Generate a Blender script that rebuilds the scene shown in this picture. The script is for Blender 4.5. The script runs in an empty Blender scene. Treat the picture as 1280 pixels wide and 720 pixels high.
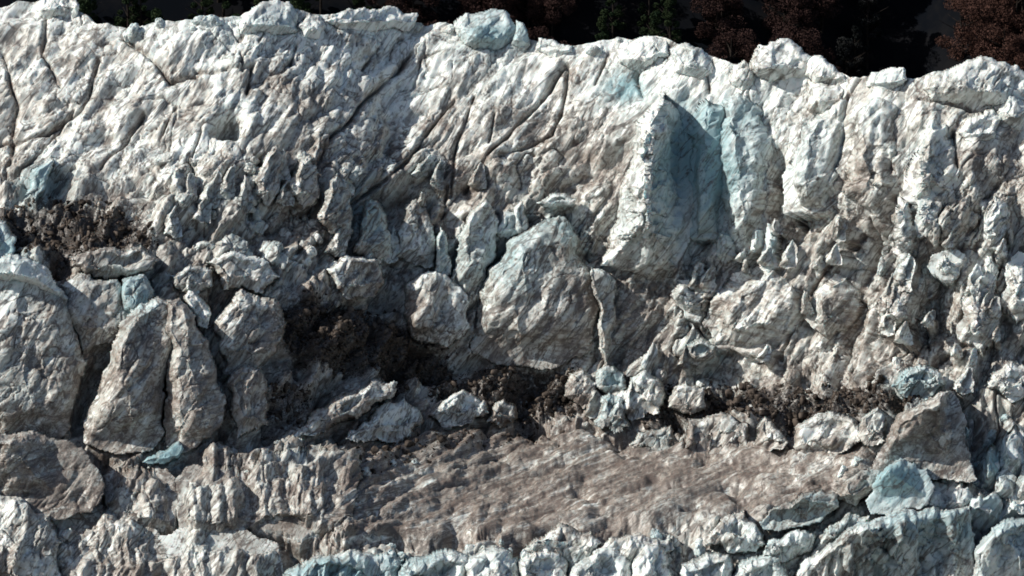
import bpy, bmesh, math, random, time
import numpy as np
from mathutils import Vector
T00 = time.time()
random.seed(7); rng = np.random.RandomState(11)
SC = bpy.context.scene; COL = SC.collection
R = math.radians
# ------------------------------------------------------------------ camera frame
PITCH = R(15.0); D0 = 800.0; MPP = 0.1                      # metres per photo pixel at the glacier
F = np.array([0, math.cos(PITCH), -math.sin(PITCH)]); U = np.array([0, math.sin(PITCH), math.cos(PITCH)])
CAM = -F * D0
def at(px, py, w):
    """a point seen at photo pixel px,py, w metres beyond the middle of the glacier"""
    px, py, w = np.broadcast_arrays(np.asarray(px, float), np.asarray(py, float), np.asarray(w, float))
    d = D0 + w
    k = MPP * d / D0
    x = (px - 640) * k; u = (360 - py) * k
    return np.stack([CAM[0] + x, CAM[1] + F[1] * d + U[1] * u, CAM[2] + F[2] * d + U[2] * u], -1)
# ------------------------------------------------------------------ noise
PT = rng.permutation(256).astype(np.int32); PT = np.concatenate([PT, PT])
G3 = rng.normal(size=(256, 3)).astype(np.float32); G3 /= np.linalg.norm(G3, axis=1)[:, None]
RV = rng.rand(256, 6).astype(np.float32)
def hsh(ix, iy, iz): return PT[PT[PT[ix & 255] + (iy & 255)] + (iz & 255)]
def perlin(p):
    p = p.astype(np.float32); i = np.floor(p).astype(np.int32); f = p - i
    s = f * f * f * (f * (f * 6 - 15) + 10)
    out = 0
    for dx in (0, 1):
        wx = s[:, 0] if dx else 1 - s[:, 0]
        for dy in (0, 1):
            wy = s[:, 1] if dy else 1 - s[:, 1]
            for dz in (0, 1):
                wz = s[:, 2] if dz else 1 - s[:, 2]
                g = G3[hsh(i[:, 0] + dx, i[:, 1] + dy, i[:, 2] + dz)]
                out = out + wx * wy * wz * (g[:, 0] * (f[:, 0] - dx) + g[:, 1] * (f[:, 1] - dy) + g[:, 2] * (f[:, 2] - dz))
    return out * 1.5
def fbm(p, oct=4, gain=.5, ridged=False):
    a, s, o = 1.0, 0, 0.0
    q = p.copy()
    for k in range(oct):
        n = perlin(q + 17.3 * k)
        if ridged: n = 1 - 2 * np.abs(n)
        o = o + a * n; s += a; a *= gain; q = q * 2.03
    return o / s
def worley(p, jit=.9):
    """F1, F2, and the random numbers + offset of the nearest cell"""
    p = p.astype(np.float32); n = len(p); i = np.floor(p).astype(np.int32)
    f1 = np.full(n, 9., np.float32); f2 = f1.copy(); hid = np.zeros(n, np.int32); off = np.zeros((n, 3), np.float32)
    for dx in (-1, 0, 1):
        for dy in (-1, 0, 1):
            for dz in (-1, 0, 1):
                c = i + np.array([dx, dy, dz], np.int32)
                h = hsh(c[:, 0], c[:, 1], c[:, 2])
                v = p - (c + .5 + (RV[h, :3] - .5) * jit)
                d = np.einsum('ij,ij->i', v, v)
                near = d < f1
                f2 = np.where(near, f1, np.minimum(f2, d)); f1 = np.where(near, d, f1)
                hid = np.where(near, h, hid); off[near] = v[near]
    return np.sqrt(f1), np.sqrt(f2), hid, off
def smooth(a, b, x):
    t = np.clip((x - a) / (b - a), 0, 1); return t * t * (3 - 2 * t)
def facets(p, tilt=.8, crack=.35, cw=.12):
    """blocky broken ice: each cell a tilted plane of its own height with a notch between"""
    f1, f2, h, off = worley(p)
    t = (RV[h, 3:6] - .5) * 2
    e = f2 - f1
    return (RV[h, 1] - .5) * .5 + tilt * np.einsum('ij,ij->i', t, off) * smooth(0, .2, e) - crack * (1 - smooth(0, cw, e)) + .15 * (1 - f1)
def shards(p, lam=1.5, tilt=1.0, flat=.35):
    """fractured ice: tilted flat pieces with bevelled sides that meet in sharp creases"""
    p = p.astype(np.float32); i = np.floor(p).astype(np.int32); best = np.full(len(p), -9., np.float32)
    for dx in (-1, 0, 1):
        for dy in (-1, 0, 1):
            for dz in (-1, 0, 1):
                c = i + np.array([dx, dy, dz], np.int32); h = hsh(c[:, 0], c[:, 1], c[:, 2])
                v = p - (c + .5 + (RV[h, :3] - .5) * .95); t = RV[h, 3:6] - .5
                l1 = np.abs(v[:, 0] + .4 * v[:, 2]) + np.abs(v[:, 1]) + np.abs(v[:, 2] - .4 * v[:, 0])
                best = np.maximum(best, (RV[h, 2] - .5) * .6 + 2 * tilt * np.einsum('ij,ij->i', t, v) - lam * np.maximum(l1 - flat, 0))
    return best
def rot(p, deg):
    """turn x and height so that the first axis runs along a dip of deg up to the right"""
    c, s = math.cos(R(deg)), math.sin(R(deg)); q = p.copy()
    q[:, 0] = p[:, 0] * c + p[:, 2] * s; q[:, 2] = -p[:, 0] * s + p[:, 2] * c
    return q
# ------------------------------------------------------------------ hand drawn maps over the glacier
XC = np.array([0, 128, 256, 384, 512, 640, 768, 896, 1024, 1152, 1280.])
YR = np.array([0, 60, 120, 180, 240, 300, 360, 420, 480, 540, 600, 660, 720, 780.])
SLOPE = np.array([
 [20]*11, [36]*11, [40,40,38,38,40,42,45,55,45,42,42],
 [45,42,40,42,44,48,50,64,52,50,50],
 [15,25,38,50,52,54,52,66,60,58,56],
 [12,15,35,55,58,58,60,60,62,62,60],
 [35,30,25,26,40,60,62,62,62,62,60],
 [55,55,46,36,42,62,62,60,56,56,55],
 [60,60,55,50,32,35,40,35,30,30,30],
 [40,35,30,20,15,12,12,15,20,25,30],
 [30,30,30,20,12,8,8,8,10,30,35],
 [40,40,40,35,15,8,10,15,30,40,40],
 [50,50,50,50,45,50,50,50,55,60,60],
 [30]*11], float)
DIRT = np.array([
 [.15,.10,.10,.05,.05,.05,.05,.10,.15,.10,.10],
 [.30,.25,.10,.05,.10,.10,.05,.05,.10,.10,.15],
 [.40,.30,.25,.35,.15,.30,.15,.05,.12,.28,.32],
 [.32,.22,.22,.45,.40,.40,.50,.12,.25,.38,.40],
 [.35,.40,.45,.50,.50,.45,.40,.15,.35,.30,.30],
 [.70,.60,.55,.60,.40,.35,.40,.30,.40,.35,.35],
 [.20,.50,.50,.50,.50,.30,.50,.40,.35,.40,.40],
 [.30,.50,.55,.70,.70,.35,.45,.40,.35,.45,.50],
 [.40,.50,.60,.60,.60,.60,.50,.50,.60,.40,.35],
 [.50,.65,.65,.70,.90,.90,.85,.75,.70,.50,.50],
 [.50,.65,.75,.85,1.,1.,1.,.95,.9,.45,.40],
 [.50,.60,.65,.70,.80,.80,.70,.50,.35,.20,.15],
 [.50,.60,.65,.50,.10,.05,.05,.05,.10,.10,.10],
 [.50,.60,.60,.40,.10,.15,.15,.15,.20,.20,.20]])
def table(T, px, py):
    px = np.clip(px, XC[0], XC[-1] - .01); py = np.clip(py, YR[0], YR[-1] - .01)
    i = np.searchsorted(XC, px, 'right') - 1; j = np.searchsorted(YR, py, 'right') - 1
    a = (px - XC[i]) / (XC[i+1] - XC[i]); b = (py - YR[j]) / (YR[j+1] - YR[j])
    a = a*a*(3-2*a); b = b*b*(3-2*b)
    return (T[j,i]*(1-a)+T[j,i+1]*a)*(1-b) + (T[j+1,i]*(1-a)+T[j+1,i+1]*a)*b
GX = np.arange(-500, 1801, 10.); GY = np.arange(-200, 1201, 5.)
gx, gy = np.meshgrid(GX, GY)
cot = 1 / np.tan(np.radians(table(SLOPE, gx, gy)) + PITCH)
W = np.cumsum(cot[::-1], 0)[::-1] * 5 * MPP                   # depth grows going up the picture
W -= W[np.searchsorted(GY, 600)][None, :].mean()
ker = np.hanning(13); ker /= ker.sum()
W = np.apply_along_axis(lambda r: np.convolve(np.pad(r, 6, 'edge'), ker, 'valid'), 1, W)
def wt(px, py):
    fx = np.clip((np.asarray(px, float) - GX[0]) / 10, 0, len(GX) - 1.01); fy = np.clip((np.asarray(py, float) - GY[0]) / 5, 0, len(GY) - 1.01)
    i = fx.astype(int); j = fy.astype(int); a = fx - i; b = fy - j
    return (W[j,i]*(1-a)+W[j,i+1]*a)*(1-b) + (W[j+1,i]*(1-a)+W[j+1,i+1]*a)*b
SKY = np.array([(-500,40),(-60,14),(0,10),(30,2),(70,-6),(100,8),(120,24),(180,26),(250,22),(300,14),(345,8),(400,14),(480,12),(510,22),(565,22),(610,22),(650,40),
 (670,47),(715,57),(770,43),(830,48),(880,62),(925,80),(960,68),(985,64),(1010,72),(1060,94),(1110,92),(1140,95),(1200,84),(1240,82),(1280,92),(1400,90),(1800,120)], float)
# clean blue ice, and the pinnacle group's shade painted as blue: (px, py, rx, ry, strength)
BLUES = [(775,105,30,22,.8),(850,200,36,90,.7),(895,200,45,100,.6),(700,300,50,40,.45),(640,310,40,50,.5),(205,567,28,14,1.),(430,712,90,25,.45),(650,700,250,22,.3),
 (1110,650,180,60,.25),(1125,600,45,35,.6),(1145,478,40,22,.4),(40,225,35,30,.4),(170,380,30,40,.5),(1200,100,70,30,.25),(1250,570,40,40,.5),(605,35,50,30,.45),(820,550,30,16,.6),
 (20,310,40,50,.35),(340,25,60,25,.35),(870,40,40,30,.1),(1010,190,40,60,.25),(580,330,60,40,.35),(460,270,40,40,.4),(875,435,25,14,.5),(765,475,25,18,.5),(1250,110,50,30,.3),(820,280,60,30,.4)]
def blue_at(px, py):
    o = 0
    for x, y, rx, ry, s in BLUES: o = np.maximum(o, s * np.exp(-(((px-x)/rx)**2 + ((py-y)/ry)**2)))
    return o
# wall zones with thin layered bands: (px, py, rx, ry, strength)
BANDS = [(850,400,160,90,1),(1150,390,160,90,.9),(640,210,120,50,.6),(720,430,90,30,1),(1080,200,80,60,.4),(1240,220,50,60,.5),(370,140,90,35,.7),(940,390,80,60,1),(200,430,130,90,.35),(800,620,300,60,.5)]
def band_at(px, py):
    o = 0
    for x, y, rx, ry, s in BANDS: o = np.maximum(o, s * np.exp(-(((px-x)/rx)**2 + ((py-y)/ry)**2)))
    return o
# dark rock debris zones: polygons
DEBRIS = [[(-20,250),(60,238),(130,250),(185,275),(190,305),(120,312),(70,325),(20,300),(-20,285)],
 [(345,385),(385,366),(450,372),(510,403),(580,448),(572,470),(510,472),(440,458),(385,445),(350,415)],
 [(560,465),(640,452),(720,460),(745,500),(690,512),(600,508),(545,490)],
 [(790,478),(880,470),(980,478),(1130,475),(1145,497),(1050,522),(900,520),(800,515)],
 [(330,470),(400,480),(400,520),(330,525)],
 [(440,545),(700,520),(700,540),(600,560),(460,590),(430,580)]]
DSTR = [1, 1, .75, .8, .4, .3]
def poly_dist(px, py, poly):
    """signed distance in pixels, positive inside"""
    P = np.array(poly, float); Q = np.roll(P, -1, 0); d = np.full(px.shape, 1e9); ins = np.zeros(px.shape, bool)
    for (x0, y0), (x1, y1) in zip(P, Q):
        ex, ey = x1-x0, y1-y0; t = np.clip(((px-x0)*ex+(py-y0)*ey)/(ex*ex+ey*ey+1e-9), 0, 1)
        d = np.minimum(d, np.hypot(px-x0-t*ex, py-y0-t*ey))
        c = ((y0 > py) != (y1 > py)) & (px < (x1-x0)*(py-y0)/((y1-y0) if y1 != y0 else 1e-9)+x0); ins ^= c
    return np.where(ins, d, -d)
def debris_at(px, py):
    o = np.zeros(px.shape)
    for poly, s in zip(DEBRIS, DSTR): o = np.maximum(o, s * smooth(-14, 12, poly_dist(px, py, poly)))
    return o
# crevasses: polyline, half width px, depth m
CRACKS = [([(517,65),(480,105),(440,150),(420,165)],4,1.6),([(703,78),(680,110),(650,150),(610,195),(580,235)],4,1.8),([(706,80),(702,130),(688,165),(655,182),(625,197)],3.5,1.4),
 ([(592,115),(580,150),(567,190),(565,240)],3,1.2),([(565,120),(535,160),(510,200),(480,225),(462,245)],4,1.4),([(620,140),(610,180)],2.5,.9),([(173,133),(150,170),(125,205)],3.5,1.3),
 ([(215,120),(195,160)],3,1.1),([(125,70),(100,130),(60,160),(0,172)],4,1.2),([(90,130),(60,175),(20,215)],3,1.),([(372,50),(364,72)],3,1.4),([(315,78),(313,108)],3,1.2),([(480,50),(462,80)],2.5,.9),
 ([(1075,95),(1050,145),(1042,200),(1030,250)],4,1.6),([(1100,170),(1107,200),(1100,245)],3,1.3),([(1190,160),(1200,210),(1185,240)],4,1.4),([(1060,290),(1030,330),(1000,380),(960,440)],3.5,1.3),
 ([(1065,290),(1080,340),(1092,372)],3,1.2),([(1075,270),(1065,320),(1055,370),(1080,402)],3.5,1.3),([(1140,350),(1100,410)],3,1.2),([(1130,370),(1160,430)],3,1.2),([(1260,300),(1230,370),(1200,400)],3,1.1),
 ([(850,380),(880,420)],3,1.),([(612,335),(600,390),(588,432)],3,1.3),([(150,40),(190,70),(210,90),(240,85)],4,1.1),([(60,10),(50,60),(70,100)],4,1.),([(0,60),(20,120),(10,200)],4,1.),
 ([(300,60),(305,85)],2,.8),([(250,150),(235,190),(245,215)],3,1.),([(330,190),(335,230),(320,260)],5,1.5),([(390,200),(410,240),(430,250)],6,1.8),([(420,165),(400,200)],4,1.),
 ([(960,225),(965,260),(985,275)],6,1.8),([(1150,120),(1200,130),(1270,150)],3,1.),([(760,60),(745,100)],3,.8),([(800,60),(790,90),(800,120)],3,.8),([(560,60),(530,70),(520,100)],3,.8),
 ([(240,80),(280,82),(310,80)],3,.8),([(880,75),(885,110)],4,1.),([(560,230),(555,260),(535,290)],5,1.3),([(1230,410),(1160,450),(1120,450)],3,.9),([(700,560),(650,540),(690,528),(715,520)],2.5,.5),
 ([(560,590),(640,565),(660,550)],2.5,.5),([(500,620),(620,600),(700,590)],2,.4),([(760,560),(850,548),(950,560)],2.5,.5),([(850,640),(960,615),(1040,600)],2.5,.5)]
HOLLOWS = [(287,148,17,12,5.5),(385,452,14,16,3.),(535,458,36,9,3.),(430,385,40,10,1.2),(410,250,30,30,2.0),(300,330,20,8,1.),(1235,225,14,20,2.),(1130,180,14,14,1.5),(980,260,14,18,2.),
 (1075,320,12,30,1.5),(430,400,30,12,1.5),(880,330,20,12,.8),(60,275,30,15,1.2),(110,540,16,30,2.0),(950,210,16,60,1.5),(700,415,40,15,1.5),(1230,600,20,22,1.5)]
SERACS = []                                                   # filled below, terrain is lowered under them
# ------------------------------------------------------------------ mesh helpers
def build(name, V, Fc, mat, attr=None, parent=None, smooth_=True):
    me = bpy.data.meshes.new(name); V = np.ascontiguousarray(V, np.float32); Fc = np.ascontiguousarray(Fc, np.int32)
    n, k = Fc.shape
    me.vertices.add(len(V)); me.vertices.foreach_set('co', V.ravel())
    me.loops.add(n * k); me.loops.foreach_set('vertex_index', Fc.ravel())
    me.polygons.add(n); me.polygons.foreach_set('loop_start', np.arange(0, n * k, k, dtype=np.int32))
    me.update(calc_edges=True); me.validate() if n < 5000 else None
    if smooth_: me.polygons.foreach_set('use_smooth', np.ones(len(me.polygons), bool))
    if attr is not None:
        a = me.attributes.new('zone', 'FLOAT_COLOR', 'POINT'); a.data.foreach_set('color', np.ascontiguousarray(attr, np.float32).ravel())
    me.materials.append(mat)
    o = bpy.data.objects.new(name, me); COL.objects.link(o); o.parent = parent
    return o
def tag(o, label, cat, group=None):
    o['label'] = label; o['category'] = cat
    if group: o['group'] = group
    return o
def grid_faces(r, c):
    a = np.arange(r * c).reshape(r, c)
    return np.stack([a[:-1,:-1], a[:-1,1:], a[1:,1:], a[1:,:-1]], -1).reshape(-1, 4)
def vnormals(V, Fc):
    n = np.cross(V[Fc[:,1]] - V[Fc[:,0]], V[Fc[:,2]] - V[Fc[:,0]])
    o = np.zeros_like(V)
    for k in range(3):
        for a in range(3): o[:, a] += np.bincount(Fc[:, k], n[:, a], len(V))
    return o / (np.linalg.norm(o, axis=1)[:, None] + 1e-9)
# ------------------------------------------------------------------ materials
class N:
    def __init__(s, name):
        s.m = bpy.data.materials.new(name); s.m.use_nodes = True; s.t = s.m.node_tree; s.b = s.t.nodes['Principled BSDF']
    def n(s, ty, **kw):
        x = s.t.nodes.new(ty)
        for k, v in kw.items():
            if k in x.inputs: x.inputs[k].default_value = v
            else: setattr(x, k, v)
        return x
    def l(s, a, b): s.t.links.new(a, b)
    def math(s, op, a, b=0., c=0.):
        x = s.t.nodes.new('ShaderNodeMath'); x.operation = op
        for i, v in enumerate((a, b, c)):
            if hasattr(v, 'is_linked') or hasattr(v, 'links'): s.l(v, x.inputs[i])
            else: x.inputs[i].default_value = v
        return x.outputs[0]
    def mix(s, f, a, b):
        x = s.t.nodes.new('ShaderNodeMix'); x.data_type = 'RGBA'
        for i, v in ((0, f), (6, a), (7, b)):
            if hasattr(v, 'links'): s.l(v, x.inputs[i])
            else: x.inputs[i].default_value = v if i == 0 else (*v, 1)
        return x.outputs[2]
    def noise(s, vec, scale, detail=4, rough=.55, dist=0.):
        x = s.t.nodes.new('ShaderNodeTexNoise'); s.l(vec, x.inputs['Vector'])
        x.inputs['Scale'].default_value = scale; x.inputs['Detail'].default_value = detail; x.inputs['Roughness'].default_value = rough; x.inputs['Distortion'].default_value = dist
        return x.outputs['Fac']
    def step(s, v, a, b):
        x = s.t.nodes.new('ShaderNodeMapRange'); x.interpolation_type = 'SMOOTHSTEP'; s.l(v, x.inputs[0]); x.inputs[1].default_value = a; x.inputs[2].default_value = b
        return x.outputs[0]
    def mapping(s, vec, rot=(0,0,0), sc=(1,1,1)):
        x = s.t.nodes.new('ShaderNodeMapping'); s.l(vec, x.inputs[0]); x.inputs['Rotation'].default_value = rot        # turn first,
        y = s.t.nodes.new('ShaderNodeMapping'); s.l(x.outputs[0], y.inputs[0]); y.inputs['Scale'].default_value = sc    # then stretch
        return y.outputs[0]
def ice_material():
    g = N('glacier_ice'); pos = g.n('ShaderNodeNewGeometry').outputs['Position']
    at_ = g.n('ShaderNodeAttribute', attribute_name='zone'); sep = g.n('ShaderNodeSeparateColor'); g.l(at_.outputs['Color'], sep.inputs[0])
    dirt, blue, deb = sep.outputs[0], sep.outputs[1], sep.outputs[2]; band = at_.outputs['Alpha']
    n1 = g.noise(pos, .16, 5, .6, .4); n2 = g.noise(pos, .9, 6, .65, .6); n3 = g.noise(pos, 5., 4, .6)
    dip = g.mapping(pos, (0, R(52), 0), (.35, .35, 2.2)); nd = g.noise(dip, .8, 6, .65, .3)        # dirt dragged out along the dip
    d = g.math('ADD', dirt, g.math('MULTIPLY', g.math('SUBTRACT', n1, .5), 1.5))
    d = g.math('ADD', d, g.math('MULTIPLY', g.math('SUBTRACT', n2, .5), .9))
    notflat = g.math('SUBTRACT', 1., g.step(dirt, .6, .85))
    d = g.math('ADD', d, g.math('MULTIPLY', g.math('MULTIPLY', g.math('SUBTRACT', nd, .5), notflat), 1.7))
    # layered bands
    lay = g.mapping(pos, (0, R(-8), 0), (.12, .12, 1.)); nl = g.noise(lay, 1.6, 8, .75, .5)
    lam = g.step(nl, .47, .6)
    d = g.math('ADD', d, g.math('MULTIPLY', g.math('MULTIPLY', lam, band), .45))
    # thin dark veins
    vein = g.math('ABSOLUTE', g.math('SUBTRACT', g.noise(g.mapping(pos, (0, R(50), 0), (.22, .5, 1.3)), .30, 4, .5, .8), .5))
    vein = g.math('SUBTRACT', 1., g.step(vein, .006, .028))
    v2 = g.math('ABSOLUTE', g.math('SUBTRACT', g.noise(g.mapping(pos, (0, R(58), 0), (.22, .6, 1.5)), .62, 4, .5, .8), .5)); v2 = g.math('SUBTRACT', 1., g.step(v2, .008, .04))
    vein = g.math('MAXIMUM', vein, g.math('MULTIPLY', v2, g.step(n2, .42, .56)))
    st = g.noise(g.mapping(pos, (0, 0, R(-48)), (.09, .8, .8)), .7, 9, .72, 1.2)
    d = g.math('ADD', d, g.math('MULTIPLY', g.math('MULTIPLY', g.math('SUBTRACT', st, .5), g.step(dirt, .55, .8)), 4.2))
    sv = g.math('ABSOLUTE', g.math('SUBTRACT', g.noise(g.mapping(pos, (0, 0, R(-48)), (.12, .9, .9)), .55, 5, .6, 1.2), .5)); sv = g.math('MULTIPLY', g.math('SUBTRACT', 1., g.step(sv, .006, .04)), g.step(dirt, .5, .8))
    c = g.mix(g.step(d, .0, .42), (.76, .80, .775), (.49, .49, .455))
    vein = g.math('MULTIPLY', vein, notflat)
    c = g.mix(g.step(d, .35, .8), c, (.28, .25, .22))
    c = g.mix(g.step(d, .8, 1.35), c, (.150, .122, .105))
    bl = g.math('MULTIPLY', g.step(g.math('ADD', g.math('ADD', blue, g.math('MULTIPLY', g.step(g.noise(pos, .07, 4, .6), .4, .65), .30)), g.math('MULTIPLY', g.math('SUBTRACT', n2, .5), .5)), .1, .9), g.math('SUBTRACT', 1., g.math('MULTIPLY', g.step(d, .4, .9), .6)))
    c = g.mix(bl, c, (.27, .41, .44))
    c = g.mix(g.math('MULTIPLY', vein, g.math('ADD', g.math('MULTIPLY', g.step(dirt, .0, .4), .3), .5)), c, (.10, .085, .078))
    c = g.mix(g.math('MULTIPLY', sv, .8), c, (.10, .08, .07))
    sp = g.step(g.math('ADD', n3, g.math('MULTIPLY', d, .12)), .64, .72)
    c = g.mix(g.math('MULTIPLY', sp, g.math('MULTIPLY', g.step(d, .25, .8), .6)), c, (.11, .09, .078))
    dm = g.step(g.math('ADD', deb, g.math('MULTIPLY', g.math('SUBTRACT', g.noise(pos, 1.3, 9, .8, .5), .5), 3.2)), .30, .75)
    c = g.mix(g.math('MULTIPLY', dm, .92), c, g.mix(g.step(g.noise(pos, 3.5, 5, .7), .4, .65), (.016, .013, .012), (.085, .070, .060)))
    g.l(c, g.b.inputs['Base Color']); g.b.inputs['Roughness'].default_value = .42; g.b.inputs['Subsurface Weight'].default_value = .3; g.b.inputs['Subsurface Radius'].default_value = (.35, .8, 1.); g.b.inputs['Subsurface Scale'].default_value = .35; g.b.inputs['Specular IOR Level'].default_value = .35
    h = g.math('ADD', g.math('MULTIPLY', g.noise(g.mapping(pos, (0, R(50), 0), (.6, 1., 1.6)), 2.0, 6, .6, .4), .6), g.math('MULTIPLY', nl, g.math('MULTIPLY', band, .3)))
    h = g.math('ADD', h, g.math('MULTIPLY', g.math('SUBTRACT', 1., vein), .30))
    bp = g.n('ShaderNodeBump', Strength=.30, Distance=.35); g.l(h, bp.inputs['Height']); g.l(bp.outputs[0], g.b.inputs['Normal'])
    return g.m
def plain(name, c0, c1, scale=2., rough=.9):
    g = N(name); pos = g.n('ShaderNodeNewGeometry').outputs['Position']
    c = g.mix(g.step(g.noise(pos, scale, 5, .65), .35, .65), c0, c1); g.l(c, g.b.inputs['Base Color'])
    g.b.inputs['Roughness'].default_value = rough; g.b.inputs['Specular IOR Level'].default_value = .02
    return g.m
ICE = ice_material()
ROCK = plain('dark_rock', (.013, .011, .010), (.12, .098, .082), .8)
# ------------------------------------------------------------------ seracs and blocks
def crack_detail(P, big=1., fine=1., dip=50):
    """broken ice relief in metres: ribs drawn out along the dip, angular slabs, and thin open cracks; also where grit sits in cracks"""
    wv = np.stack([perlin(P * .17 + k * 31) for k in range(3)], 1)
    w2 = np.stack([perlin(P * .8 + k * 31) for k in range(3)], 1)
    q = rot(P + .9 * wv + .09 * w2, dip)
    h = 1.3 * big * (np.abs(perlin(q * np.array([.05, .12, .16]) + 3)) - .2)
    h += 2.4 * big * shards(q * np.array([.075, .14, .19]) + 3)
    h += .9 * big ** .5 * shards(q * np.array([.19, .34, .50]) + 31)
    h += .20 * fine * shards(q * np.array([.45, .8, 1.2]) + 11)
    h += .05 * fine * shards(rot(P + .2 * w2, dip - 25) * np.array([1.2, 1.9, 2.6]) + 7) + .015 * fine * perlin(P * 3.3)
    g = np.zeros(len(P))
    for dd, sc, off, wd, dp in ((2, .36, 150, .030, .35), (12, .5, 170, .034, .22), (6, .10, 50, .018, .9), (-38, .13, 70, .020, .6), (20, .26, 90, .024, .35), (-8, .22, 120, .020, .4)):
        c = rot(P + 2.2 * wv + .25 * w2, dip + dd); n_ = perlin(c * np.array([.35, .8, 1.5]) * sc * 2 + off)
        m_ = smooth(-.1, .25, perlin(P * .11 + off)); e_ = m_ * np.exp(-(n_ / wd) ** 2)
        h -= fine * dp * e_; g = np.maximum(g, e_)
    return h, g
_ico = {}
def ico(n):
    if n not in _ico:
        bm = bmesh.new(); bmesh.ops.create_icosphere(bm, subdivisions=n, radius=1)
        V = np.array([v.co[:] for v in bm.verts]); Fc = np.array([[v.index for v in f.verts] for f in bm.faces], np.int32); bm.free(); _ico[n] = (V, Fc)
    return _ico[n]
def warp2(px, py, a=1.):
    z = np.zeros(px.shape)
    f = lambda sc, o: perlin(np.stack([px * sc, py * sc, z + o], -1).reshape(-1, 3)).reshape(px.shape)
    return px + a * (7 * f(.035, 1) + 3. * f(.1, 2) + .9 * f(.28, 3)), py + a * (7 * f(.035, 5) + 3. * f(.1, 6) + .9 * f(.28, 7))
def serac(name, out, T, label, cat='ice block', n=2.2, lean=.5, dz=0., sk=(0,0), dirt=0., blue=0., amp=1., group=None, dip=50, band=None, side=.6, foot=None, flute=0.):
    """a solid block of ice. out: its silhouette (photo pixels); T: how far its face bulges m; sk: where the crest of the face
    lies off the middle (px); lean 0 stands upright on its foot .. 1 follows the slope. It runs back into the glacier behind it."""
    P = np.array(out, float); lo, hi = P.min(0), P.max(0); c = (lo + hi) / 2; ext = hi - lo; size = math.sqrt(ext[0] * ext[1])
    st = 1.3 if size > 60 else 1.0
    X, Y = np.meshgrid(np.arange(lo[0] - 8, hi[0] + 9, st), np.arange(lo[1] - 8, hi[1] + 9, st))
    wx, wy = warp2(X, Y, min(1., .35 + size / 90)); D = poly_dist(wx, wy, out)
    me_ = min(ext); foot = foot or hi[1] - .12 * ext[1]
    tb = np.clip((Y - lo[1]) / ext[1], 0, 1)
    Dw = me_ * (.12 + (.3 * tb ** 2 if lean > .15 else 0))
    dd = np.clip(D / Dw, 0, 1); prof = 1 - (1 - dd) ** n; prof = prof ** .8
    u = (wx - c[0] - sk[0]) / (ext[0] / 2); v = (wy - c[1] - sk[1]) / (ext[1] / 2)
    r = np.random.RandomState(int(abs(c[0]) * 7 + abs(c[1]) * 13) % 99991)
    f = 1.0 - side * np.maximum(u, 0); f = np.minimum(f, 1.0 + .6 * min(side, .45) * np.minimum(u, 0)); f = np.minimum(f, 1. + .6 * np.minimum(v + .35, 0))
    for k in range(5):
        a = r.uniform(0, 6.28); f = np.minimum(f, 1.02 - r.uniform(.5, 1.0) * (math.cos(a) * u + math.sin(a) * v - r.uniform(.15, .5) - (.35 if lean < .35 else 0)))
    if lean < .35: f = np.minimum(f, 1 - (.8 if lean <= .15 else .16) * np.maximum(v + .1, 0))
    f = np.clip(f, .05, None)
    f = 1.15 * T * prof * f * (1 - .75 * smooth(.72, 1., tb))
    wv = wt(c[0], foot) + (Y - foot) * MPP * -math.tan(PITCH)
    wb = wv * (1 - lean) + wt(X, Y) * lean
    wb = np.minimum(wb, wt(X, Y) + .1 * T) + dz * .6 * (1 - smooth(.2, .6, lean))
    F0 = wb - f
    shp = X.shape; B = at(X, Y, F0).reshape(-1, 3); Fc = grid_faces(*shp)
    nor = vnormals(B, Fc)
    if nor[:, 1].mean() > 0: nor = -nor; Fc = Fc[:, ::-1]
    k = amp * np.clip(size / 55, .4, 1.)
    dm = smooth(0, .25 * me_, D).ravel()
    h, gr = crack_detail(B, .55 * k, k ** .5 * (.55 if size > 60 else .8), dip) if size > 30 else crack_detail(B * 1.3, .3 * k, .45 * k, dip)
    if flute: h = h + flute * (np.abs(perlin(np.stack([wx * .045, wy * .006, X * 0 + c[0]], -1).reshape(-1, 3))) * 2 + .8 * np.abs(perlin(np.stack([wx * .12, wy * .012, X * 0 + c[0]], -1).reshape(-1, 3))) - .6)
    V = B + nor * (h * (dm + .25 * (1 - dm) * smooth(.8, .5, lean)))[:, None] + relief(X, Y).reshape(-1, 3) * ((1 - dm) * smooth(.6, .8, lean) * smooth(-4, 12, Y - np.interp(X, cols, sky)).ravel())[:, None]
    okv = (D > 0).ravel(); okf = okv[Fc].all(1); Fk = Fc[okf]
    ids = np.unique(Fk); mp = np.full(len(V), -1); mp[ids] = np.arange(len(ids)); Fk = mp[Fk]
    Vf = V[ids]; x_, y_ = X.ravel()[ids], Y.ravel()[ids]
    wback = np.maximum(wt(x_, y_) + .8, wb.ravel()[ids] + .35 * T + .5)
    Vb = at(x_, y_, wback); nF = len(Vf)
    E = np.concatenate([Fk[:, [0, 1]], Fk[:, [1, 2]], Fk[:, [2, 3]], Fk[:, [3, 0]]]); key = np.sort(E, 1); key = key[:, 0].astype(np.int64) * nF + key[:, 1]
    _, inv, cnt = np.unique(key, return_inverse=True, return_counts=True); Eb = E[cnt[inv.ravel()] == 1]
    side = np.stack([Eb[:, 1], Eb[:, 0], Eb[:, 0] + nF, Eb[:, 1] + nF], 1)
    VV = np.concatenate([Vf, Vb]); FF = np.concatenate([Fk, Fk[:, ::-1] + nF, side])
    zone = np.zeros((nF, 4)); up = smooth(.35, .95, nor[ids, 2])
    zone[:, 0] = np.clip(table(DIRT, x_, y_) + dirt - .25 * up + .5 * gr[ids], 0, 1.2); zone[:, 1] = np.clip(blue_at(x_, y_) * .85 + blue * .6, 0, 1)
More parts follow.
